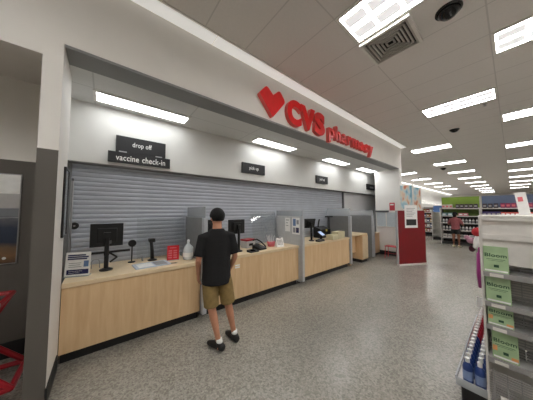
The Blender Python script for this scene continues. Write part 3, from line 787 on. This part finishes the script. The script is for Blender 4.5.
# ------------------------------------------------------------------ people
def person(label, loc, rz, S, J, mats, hair_kind):
    """standing figure facing local +y; J: pose offsets in metres for a 1.74 m figure"""
    t = thing('person', label, 'person', loc, rz)
    skin, topm, botm, hairm, sockm, shoem = mats
    v = lambda x, y, z: (x*S, y*S, z*S)
    def L(m, rings, n=16): m.loft([(v(*c), a*S, b*S) for c, a, b in rings], n)
    W = J.get('width', 1.0)
    fL, fR = J['foot_l'], J['foot_r']          # ankle x,y
    hipL, hipR = (-.095, 0, .90), (.095, 0, .90)
    def mix(a, b, u): return tuple(a[i]*(1-u)+b[i]*u for i in range(3))
    legs = []
    for hip, f, kn in ((hipL, fL, J['knee_l']), (hipR, fR, J['knee_r'])):
        ank = (f[0], f[1], .085); legs.append((hip, (kn[0], kn[1], .49), ank))
    b = MB()
    # torso, neck, head as one chain
    L(b, [((0, 0, .80), .12, .09), ((0, 0, .90), .165*W, .115), ((0, .005, 1.02), .145*W, .10), ((0, .01, 1.12), .145*W, .10), ((0, .005, 1.26), .165*W, .11),
          ((0, -.005, 1.37), .175*W, .10), ((0, -.012, 1.43), .11*W, .075), ((0, -.005, 1.49), .058, .06), ((0, .005, 1.56), .055, .058), ((0, .012, 1.60), .06, .07)])
    L(b, [((0, .03, 1.515), .03, .035), ((0, .025, 1.54), .05, .065), ((0, .015, 1.60), .068, .088), ((0, .01, 1.655), .074, .096), ((0, .0, 1.70), .066, .085), ((0, -.005, 1.735), .035, .045), ((0, -.005, 1.742), .01, .012)])
    for s in (-1, 1):
        b.ball(v(s*.075, .0, 1.615), .028*S, (.4, .7, 1.1), 10)
    b.ball(v(0, .108, 1.605), .016*S, (.8, 1.0, 1.4), 10)
    b.ball(v(0, .092, 1.555), .02*S, (1.3, .5, .5), 10)
    for hip, kn, ank in legs:
        L(b, [(hip, .085, .095), (mix(hip, kn, .35), .082, .088), (mix(hip, kn, .8), .058, .062), (kn, .05, .056), (mix(kn, ank, .28), .05, .06),
              (mix(kn, ank, .65), .036, .042), (ank, .03, .036), ((ank[0], ank[1], .05), .032, .045)])
        L(b, [((ank[0], ank[1]-.05, .045), .03, .03), ((ank[0], ank[1]+.04, .045), .036, .034), ((ank[0], ank[1]+.13, .03), .036, .02)])
    sleeves = []
    for s, k in ((-1, 'l'), (1, 'r')):
        sh = (s*.182*W, -.005, 1.372); el = J['elbow_'+k]; wr = J['wrist_'+k]
        L(b, [((s*.11*W, -.008, 1.392), .052, .056), (sh, .054, .056), (mix(sh, el, .4), .046, .05), (mix(sh, el, .85), .038, .04), (el, .036, .038),
              (mix(el, wr, .3), .036, .038), (mix(el, wr, .8), .026, .027), (wr, .024, .021)])
        sleeves.append((s, sh, el))
        d = (Vector(wr)-Vector(el)).normalized(); d = (d*.6+Vector((0, .25, -.75))*.4).normalized()
        side = Vector((0, 1, 0)) - d*d.y; side.normalize(); inw = d.cross(side)*(-s)
        w = Vector(wr)
        pr = [w, w+d*.03, w+d*.07, w+d*.095]
        b.loft([(tuple(p*S), q*S, r*S) for p, q, r in zip(pr, (.016, .018, .017, .014), (.024, .034, .038, .034))], 12)
        for i, (off, ln) in enumerate(((.028, .068), (.010, .078), (-.009, .073), (-.027, .058))):
            r0 = w+d*.085+side*off
            p1 = r0+d*ln*.5+inw*.006; p2 = p1+d*ln*.42+inw*.02; p3 = p2+d*ln*.22+inw*.018
            b.loft([(tuple(p*S), q*S, q*S) for p, q in zip((r0, p1, p2, p3), (.0098, .009, .008, .006))], 8)
        r0 = w+d*.03+side*.026
        p1 = r0+d*.03+side*.022+inw*.008; p2 = p1+d*.032+side*.006+inw*.008
        b.loft([(tuple(p*S), q*S, q*S) for p, q in zip((r0, p1, p2), (.012, .011, .008))], 8)
    b.build('body', skin, t, remesh=(J.get('voxel', .0075)*S, 3))
    for s in (-1, 1):
        MB().ball(v(s*.03, .097, 1.632), .010*S, (1.2, .5, .7), 10).build('eye', M['dark_shelf'], t)
    # top
    c = MB(); H = J['hem']
    L(c, [((0, -.0, H), .180*W, .146), ((0, 0, H+.05), .186*W, .146), ((0, .0, .94), .18*W, .136), ((0, .005, 1.05), .178*W, .130), ((0, .005, 1.2), .182*W, .128), ((0, -.0, 1.30), .188*W, .124), ((0, -.004, 1.36), .176*W, .116),
          ((0, -.008, 1.41), .150*W, .104), ((0, -.01, 1.45), .112*W, .088), ((0, -.008, 1.487), .082, .077)], 24)
    for s, sh, el in sleeves:
        e = mix(sh, el, J.get('sleeve', .86))
        L(c, [((s*.03*W, -.008, 1.405), .05, .055), ((s*.11*W, -.008, 1.388), .068, .068), (sh, .070, .070), (mix(sh, el, .4), .064, .067), (e, .066, .068)])
    c.build('t_shirt', topm, t, remesh=(.009*S, 7))
    # shorts
    c = MB(); SH = J['shorts']
    L(c, [((0, 0, .80), .160*W, .122), ((0, 0, .90), .168*W, .126), ((0, 0, 1.0), .165*W, .118)], 22)
    for hip, kn, ank in legs:
        u = (hip[2]-SH)/(hip[2]-kn[2])
        e = mix(hip, kn, u) if u <= 1 else mix(kn, ank, (kn[2]-SH)/(kn[2]-ank[2]))
        L(c, [(mix(hip, kn, -.05), .078, .106), (mix(hip, kn, .25), .094, .106), (mix(hip, kn, .5), .096, .104), (e, .094, .10)], 18)
    c.build('shorts', botm, t, remesh=(.010*S, 2))
    # shoes and socks
    for f, tw in ((fL, J.get('toe_l', 0)), (fR, J.get('toe_r', 0))):
        g = MB(); rz2 = Matrix.Rotation(tw, 3, 'Z')
        def q(x, y, z):
            p = rz2 @ Vector((x, y, z)); return (p.x+f[0], p.y+f[1], p.z)
        L(g, [(q(0, -.085, .045), .032, .04), (q(0, -.06, .05), .042, .048), (q(0, .02, .05), .044, .048), (q(0, .10, .04), .05, .038), (q(0, .16, .032), .045, .028), (q(0, .195, .026), .025, .02)])
        L(g, [(q(0, -.02, .03), .042, .055), (q(0, -.015, .085), .043, .052), (q(0, -.015, .10), .042, .05)])
        sh_ = g.build('shoe', shoem, t, remesh=(.007*S, 2))
        k = MB(); L(k, [(q(0, -.015, .08), .038, .045), ((f[0], f[1], .135), .038, .043)])
        if sockm: k.build('sock', sockm, t, smooth=True)
    # hair
    hbm = MB()
    hbm.ball(v(0, -.004, 1.653), .111*S, (.87, 1.0, .96), 28)
    drop = []
    for p in hbm.bm.verts:
        x, y, z = p.co.x/S, p.co.y/S, p.co.z/S
        if z < 1.585 or (y > .035 and z < 1.70) or (abs(y) < .03 and z < 1.62): drop.append(p)
        else:
            k = 1 + .03*math.sin(x*140+y*60)*math.cos(z*120+y*90)
            p.co.x *= k
    bmesh.ops.delete(hbm.bm, geom=drop, context='VERTS')
    r = bmesh.ops.extrude_face_region(hbm.bm, geom=list(hbm.bm.faces))
    cen = Vector(v(0, 0, 1.65))
    for g2 in r['geom']:
        if isinstance(g2, bmesh.types.BMVert): g2.co = cen + (g2.co-cen)*.90
    hbm.build('hair', hairm, t, smooth=True)
    if hair_kind == 'bun':
        MB().ball(v(0, -.11, 1.70), .05*S, (1, 1, 1), 14).build('hair_bun', hairm, t, smooth=True)
        MB().loft([(v(0, -.07, 1.66), .075*S, .05*S), (v(0, -.085, 1.58), .07*S, .04*S), (v(0, -.085, 1.50), .045*S, .025*S)]).build('ponytail', hairm, t, smooth=True)
    return t
person('man in black t-shirt, khaki shorts and black shoes standing with his back to us', (-2.43, 1.15, 0), R(78), 1.0,
       dict(foot_l=(.025, -.06), foot_r=(.25, .03), knee_l=(-.055, .0), knee_r=(.165, .03), toe_l=R(30), toe_r=R(14),
            elbow_l=(-.232, -.035, 1.12), wrist_l=(-.21, .10, .90), elbow_r=(.232, -.035, 1.12), wrist_r=(.215, .13, .91), hem=.80, shorts=.525, width=1.0),
       (M['skin'], M['tshirt'], M['khaki'], M['hair'], M['sock'], M['shoe']), 'short')
person('woman in pink top and dark shorts browsing beside the green-topped shelves', (-1.75, 12.95, 0), R(-8), .94,
       dict(foot_l=(-.09, 0), foot_r=(.10, .02), knee_l=(-.09, .01), knee_r=(.10, .02),
            elbow_l=(-.27, -.01, 1.13), wrist_l=(-.21, .2, 1.1), elbow_r=(.27, .0, 1.13), wrist_r=(.24, .24, 1.12), hem=.88, shorts=.66, voxel=.012, width=.92),
       (M['skin2'], M['pink_top'], M['black_matte'], M['hair'], None, M['cream']), 'bun')

# ------------------------------------------------------------------ near display fixture at the right
EX, EY = -.185, 2.40      # left front corner
t = thing('display_shelf', 'off-white display fixture with grey wire shelves at the right edge', 'shelf', (EX, EY, 0))
EW = .95
MB().box(.016, EW-.016, .30, .34, .1, 1.66).build('back_panel', M['shelf_white'], t)
MB().box(.016, EW-.016, .02, .04, 1.30, 1.49).box(.016, EW-.016, .0, .04, 1.49, 1.53).box(.016, EW-.016, .025, .04, 1.53, 1.64).build('header_panel', M['shelf_white'], t)
MB().box(0, .016, 0, .36, 0, 1.68).build('side_panel', M['shelf_white'], t, bevel=.003)
MB().box(EW-.016, EW, 0, .36, 0, 1.68).build('side_panel', M['shelf_white'], t, bevel=.003)
MB().box(.016, EW-.016, .0, .36, 1.64, 1.68).build('top_cap', M['shelf_white'], t)
SHZ = [1.235, 1.005, .83, .585]
for i, z in enumerate(SHZ):
    s = MB().box(.016, EW-.016, -.03, .30, z-.012, z, 0).box(.016, EW-.016, -.045, -.03, z-.03, z+.006, 1).build('shelf', [M['steel_grey'], M['shelf_lip']], t)
    for k in range(2): MB().box(.05+k*.30, .12+k*.30, -.048, -.045, z-.026, z-.002).build('price_tag', M['shelf_white'], s)
    g = MB()
    zt = {0: z+.10, 1: z+.20, 2: z+.14, 3: z+.21}[i]
    n = int((zt-z)/.02)
    for k in range(n): g.box(.016, EW-.016, .085, .09, z+.008+k*.02, z+.013+k*.02)
    for k in range(12): g.box(.05+k*.075, .055+k*.075, .09, .095, z, zt)
    g.build('wire_fence', M['steel_grey'], s)
g = MB()
for k in range(15): g.box(.016, EW-.016, -.035, -.031, .235+k*.018, .239+k*.018)
for k in range(14): g.box(.04+k*.066, .045+k*.066, -.031, -.027, .22, .50)
g.box(.016, EW-.016, -.04, .3, .205, .22)
bk = g.build('wire_basket', M['steel_grey'], t)
MB().box(.07, .20, -.042, -.036, .29, .33).build('price_tag', M['paper'], bk)
MB().box(0.0, EW, -.02, .36, 0, .10).build('base', M['mid_grey'], t, bevel=.004)

def carton(label, x, z, kind, first=[None]):
    q = thing('supplement_carton', label, 'carton', (x, EY-.012, z), 0)
    w, h, d = .130, (.158 if z > .8 and z < .9 else .200), .05
    rot = Matrix.Rotation(R(-5), 3, 'X')
    MB().box(0, w, 0, d, 0, h, rot=rot).build('box', M['leafgreen'], q, bevel=.002)
    m = MB(); P2 = lambda a, b, c, e, k: m.box(a*w, b*w, -.0008, 0, c*h, e*h, k, rot=rot)
    P2(.12, .88, .50, .515, 0); P2(.2, .8, .45, .46, 0)
    P2(.04, .96, .04, .10, 2)
    P2(.42, .62, .2, .3, 0)
    if kind: P2(.02, .2, .28, .46, 1); P2(.72, .98, .10, .2, 1)
    m.build('print', [M['darkgreen'], M['orange'], M['paper']], q)
    me = text('brand_lettering', 'Bloom', M['darkgreen'], q, tuple(rot @ Vector((w*.5, -.0012, h*.66))), w*.88, h*.14, FACE_NY, .0006, .02)
    return q
pos = [(.008, 'on the top shelf'), (.012, 'on the second shelf'), (.016, 'on the third shelf'), (.03, 'on the shelf above the basket')]
for (dx, w), z, kind in zip(pos, SHZ, (0, 0, 1, 1)):
    carton('pale green Bloom carton at the left end %s' % w, EX+dx+.01, z+.001, kind)
    carton('green Bloom carton at the photo edge %s' % w, EX+dx+.27, z+.001, 1-kind)
# side rack with bottles
t = thing('side_rack', 'low white side shelf with bottles on the left of the display fixture', 'rack', (EX-.002, EY+.06, 0))
MB().box(-.19, 0, 0, 1.62, .20, .235).build('shelf', M['shelf_white'], t, bevel=.004)
MB().box(-.195, -.185, 0, 1.62, .235, .27).box(-.19, 0, -.008, 0, .2, .262).build('lip', M['frost'], t)
MB().box(-.17, -.0, .06, 1.6, .0, .20).build('base', M['black_base'], t, bevel=.02)
t = thing('gondola_shelving', 'off-white gondola side running back behind the display fixture', 'shelf', (EX+.02, EY+.37, 0))
MB().box(0, .6, 0, 3.4, 0, 1.64).build('body', M['shelf_white'], t)
MB().box(-.012, 0, .02, .05, 0, 1.62).build('slotted_post', M['steel_grey'], t)
MB().box(-.012, 0, 1.7, 1.73, 0, 1.62).build('slotted_post', M['steel_grey'], t)

def bottle_proto(name, label, bm_, lm, cm, r=.034, h=.20):
    q = thing(name, label, 'bottle')
    MB().lathe([(r*.92, 0), (r, .008), (r, h*.62), (r*.8, h*.74), (r*.42, h*.82), (r*.42, h*.84)], n=16).build('body', bm_, q, smooth=True)
    MB().lathe([(r*.47, h*.83), (r*.47, h)], n=14).build('cap', cm, q)
    MB().lathe([(r*1.015, h*.14), (r*1.015, h*.5)], n=16).build('label_band', lm, q)
    return q
bp = bottle_proto('drink_bottle', '', M['blue_bottle'], M['blue_label'], M['cap'])
rp = bottle_proto('drink_bottle', '', M['redlabel'], M['pinkp'], M['cap'])
first = {0: True, 1: True}
for k in range(18):
    for j in range(2):
        kind = 0 if k < 8 else 1
        pr = (bp, rp)[kind]
        lab = ('blue bottle with white cap in the front rows of the low side shelf', 'red bottle with white cap in the rear rows of the low side shelf')[kind]
        loc = (EX-.045-.075*j, EY+.11+.083*k, .2355)
        o = pr if first[kind] else dup(pr, loc)
        first[kind] = False
        o.location = loc; o['label'] = lab; o['group'] = ('blue bottles on the side shelf', 'red bottles on the side shelf')[kind]
        o.rotation_euler = (0, 0, random.random()*6)

# hanging soft toys etc. past the display fixture's left side
t = thing('hanging_toy', 'red round-headed soft toy hanging left of the display fixture', 'toy', (-.40, 5.0, 1.02))
MB().ball((0, 0, .33), .075, (1, 1, 1.05), 18).build('head', mat('red_plush', (176, 40, 46), .8), t, smooth=True)
MB().loft([((0, 0, .28), .03, .03), ((0, 0, .18), .055, .05), ((-.02, 0, .06), .05, .04), ((-.02, 0, .04), .02, .02)]).build('body', M['paper'], t, smooth=True)
MB().cyl((0, 0, .39), (.225, 0, .44), .005).build('hook', M['chrome'], t)
t = thing('hanging_toy', 'pink and white floppy soft toy hanging under the red-headed one', 'toy', (-.49, 5.15, .90))
MB().ball((0, 0, .28), .07, (1.0, .8, .8), 14).ball((-.06, 0, .33), .04, (1, .7, 1), 10).ball((.06, 0, .22), .045, (1, .8, 1), 10).build('body', mat('pale_pink_plush', (178, 132, 150), .9), t, smooth=True)
MB().ball((.07, -.03, .2), .05, (1.1, .8, .8), 12).build('trim', M['paper'], t, smooth=True)
MB().ball((-.0, 0, .14), .05, (.9, .8, 1.2), 12).build('paw', mat('plum_plush', (72, 36, 48), .9), t, smooth=True)
MB().cyl((.05, 0, .34), (.31, 0, .42), .005).build('hook', M['chrome'], t)
t = thing('hanging_bag', 'magenta bag hanging against the left side of the display fixture', 'bag', (-.285, 3.6, .80))
MB().loft([((0, 0, 0), .02, .10), ((0, 0, .15), .03, .12), ((0, 0, .40), .02, .10)]).build('bag', M['purple'], t, smooth=True)
MB().tube([(0, -.06, .40), (0, -.03, .46), (.06, 0, .48), (0, .03, .46), (0, .06, .40)], .006).build('handle', M['purple'], t)
t = thing('price_flag', 'white price flag sticking out below the magenta bag', 'tag', (-.24, 3.3, .66))
MB().box(-.06, .04, -.002, .002, 0, .09).build('card', M['paper'], t)
MB().cyl((.0, .0, .09), (.07, 0, .12), .004).build('clip', M['chrome'], t)
t = thing('shelf_talker', 'tilted white notice board standing up beyond the top of the display fixture', 'sign', (.115, 5.0, 1.641), R(-6))
rt = Matrix.Rotation(R(-6), 3, 'Y')
MB().box(-.055, .055, -.006, .006, 0.01, .36, rot=rt).build('card', M['paper'], t)
MB().box(-.035, .015, -.0075, -.006, .22, .29, rot=rt).build('print', M['pinkp'], t)
MB().box(-.06, .06, -.04, .04, 0, .012).build('foot', M['shelf_white'], t)

# ------------------------------------------------------------------ far shelving
def gondola(label, x0, x1, y, hdr, back2, hz=(1.86, 2.42), shelves=(.34, .72, 1.09, 1.45, 1.83), edge=M['shelf_white'], backm=None, sm=None):
    t = thing('gondola_shelving', label, 'shelf', ((x0+x1)/2, y, 0))
    w = (x1-x0)/2
    MB().box(-w, w, .02, .06, .1, shelves[-1]).build('back_panel', backm or M['dark_shelf'], t)
    MB().box(-w, w, .0, .05, hz[0], hz[1]).build('header', hdr, t)
    if back2: MB().box(-w+.05, w, .012, .02, shelves[-2]+.01, shelves[-1]-.04).build('upper_panel', back2, t)
    MB().box(-w, w, -.36, .06, 0, .12).build('base', M['dark_shelf'], t)
    for z in shelves:
        s = MB().box(-w, w, -.34, .02, z-.025, z, 0).box(-w, w, -.35, -.34, z-.035, z+.005, 1).build('shelf', [sm or M['dark_shelf'], edge], t)
    for q in (-w-.03, w): MB().box(q, q+.03, -.38, .06, 0, shelves[-1]+.03).build('end_panel', M['shelf_white'], t)
    return t
GY = 14.2
gondola('far dark shelving bay with lime green header behind the woman', -2.42, -1.02, GY, M['green'], M['green_dim'])
gondola('far shelving bay with slate blue header beyond the display fixture', -.94, .9, GY, M['slate'], None)
def prod(kind):
    q = {'white': ('toiletry_bottle', M['cap'], M['grey_print'], .03), 'dark': ('cookware_tin', M['black_matte'], M['maroon'], .07)}
def box_proto(name, w, d, h, m1, m2):
    q = thing(name, '', 'product')
    MB().box(-w/2, w/2, -d/2, d/2, 0, h).build('box', m1, q, bevel=.004)
    MB().box(-w*.35, w*.35, -d/2-.002, -d/2, h*.3, h*.7).build('print', m2, q)
    return q
def row(proto, label, group, xs, y, z, used={}):
    for x in xs:
        k = id(proto)
        if k in used: o = dup(proto, (x, y, z+.001))
        else: o = proto; used[k] = 1; o.location = (x, y, z+.001)
        o['label'] = label; o['group'] = group
def xr(a, b, n): return [a+(b-a)*(i+.5)/n for i in range(n)]
wb = bottle_proto('toiletry_bottle', '', M['cap'], M['grey_print'], M['grey_print'], .045, .22)
teal = box_proto('carton', .18, .2, .15, mat('teal_card', (130, 176, 182), .5), M['paper'])
pink = box_proto('carton', .17, .2, .14, mat('rose_card', (206, 120, 130), .5), M['paper'])
dark = box_proto('carton', .13, .2, .21, mat('dark_plum_card', (58, 42, 50), .5), M['grey_print'])
white = box_proto('carton', .13, .2, .20, mat('cream_white_card', (205, 196, 186), .5), M['pinkp'])
mag = box_proto('carton', .14, .2, .22, mat('magenta_card', (142, 52, 96), .5), M['pinkp'])
red = box_proto('carton', .13, .2, .20, mat('coral_card', (212, 92, 86), .5), M['paper'])
vio = box_proto('carton', .14, .2, .22, mat('violet_card', (74, 60, 116), .5), M['grey_print'])
grey = box_proto('carton', .15, .2, .16, M['shelf_white'], M['grey_print'])
ys = GY-.2
row(white, 'cream carton on the top shelf under the green header, left group', 'cream cartons under the green header', xr(-2.38, -1.95, 3), ys, 1.83)
row(dark, 'dark plum carton on the top shelf under the green header', 'dark cartons under the green header', xr(-1.85, -1.05, 5), ys, 1.83)
row(teal, 'teal carton on the second shelf of the green-topped bay', 'teal cartons in the green-topped bay', xr(-2.4, -1.95, 2), ys, 1.45)
row(pink, 'rose carton on the second shelf of the green-topped bay', 'rose cartons in the green-topped bay', xr(-1.75, -1.4, 2), ys, 1.45)
for z, w in ((1.09, 'third'), (.72, 'fourth')):
    row(wb, 'white bottle on the %s shelf of the green-topped bay' % w, 'white bottles on the %s shelf of the green-topped bay' % w, xr(-2.4, -1.05, 11), ys, z)
row(grey, 'pale carton on the lowest shelf of the green-topped bay', 'pale cartons on the lowest shelf', xr(-2.4, -1.05, 7), ys, .34)
row(mag, 'magenta carton on the top shelf under the slate blue header', 'magenta cartons under the slate blue header', xr(-.35, .85, 8), ys, 1.83)
row(dark, 'dark plum carton on the top shelf under the slate blue header', 'dark cartons under the slate blue header', xr(-.92, -.4, 3), ys, 1.83)
row(vio, 'violet carton on the second shelf of the slate-topped bay', 'violet cartons in the slate-topped bay', xr(-.92, -.35, 4), ys, 1.45)
row(red, 'coral carton on the second shelf of the slate-topped bay', 'coral cartons in the slate-topped bay', xr(-.35, .85, 9), ys, 1.45)
row(grey, 'pale carton on the third shelf of the slate-topped bay', 'pale cartons on the slate-topped bay', xr(-.92, .85, 9), ys, 1.09)

# pale shelving with blue header left of the green bay, and a full product bay
gondola('far pale grey shelving with small blue header left of the green bay', -3.06, -2.54, 15.6, mat('blue_header', (84, 120, 176), .5), None, (1.62, 2.0), (.3, .65, 1.0, 1.3, 1.62), backm=M['white_metal'], sm=M['white_metal'])
gondola('far colourful product bay just right of the red partition', -3.95, -3.22, 17.4, M['dark_shelf'], None, (1.9, 1.95), (.3, .62, .95, 1.28, 1.6, 1.9))
mix = [box_proto('carton', .15, .2, .2, mat(n, c, .5), M['paper']) for n, c in (('amber_card', (176, 132, 70), ), ('brick_card', (150, 62, 58)), ('pale_card', (190, 186, 176)), ('blue_card', (70, 90, 140)))]
for zi, z in enumerate((.3, .62, .95, 1.28, 1.6)):
    for j in range(4):
        p = mix[(j+zi) % 4]
        row(p, '%s carton on the product bay right of the red partition, %s shelf up' % (('amber', 'brick red', 'pale', 'blue')[(j+zi) % 4], ordn(zi)), 'cartons on the product bay',
            [-3.84+.175*j], 17.2, z)
# lit valance along the far left wall
t = thing('wall_valance', 'long pale valance with lit top along the far left wall', 'valance', (-5.98, 30.0, 0))
MB().box(0, .45, -14, 11, 2.05, 2.42).build('fascia', M['white_wall'], t)
MB().box(.05, .40, -13.9, 10.9, 2.42, 2.44).build('lens', M['lens_far'], t)
MB().box(0, .42, -14, 11, 0, 2.05).build('shelf_run', M['shelf_white'], t)

# ------------------------------------------------------------------ camera, world, view
cam = bpy.data.cameras.new('camera'); co = bpy.data.objects.new('camera', cam); COL.objects.link(co)
cam.sensor_fit = 'HORIZONTAL'; cam.sensor_width = 36; cam.lens = 200/533*36
cam.clip_start = .05; cam.clip_end = 200
pitch = math.atan(10.5/200); yaw = math.atan(246.5/math.hypot(200, 10.5))
co.location = (0, 0, 1.72); co.rotation_euler = (PI/2+pitch, 0, yaw)
scene.camera = co
w = bpy.data.worlds.new('world'); w.use_nodes = True; scene.world = w
w.node_tree.nodes['Background'].inputs[0].default_value = (.5, .5, .5, 1); w.node_tree.nodes['Background'].inputs[1].default_value = .15
vs = scene.view_settings
vs.view_transform = 'Standard'; vs.look = 'None'; vs.gamma = 1; vs.use_curve_mapping = False; vs.exposure = 0.75
scene.cycles.max_bounces = 10; scene.cycles.diffuse_bounces = 6; scene.cycles.transparent_max_bounces = 12
scene.cycles.sample_clamp_indirect = 6
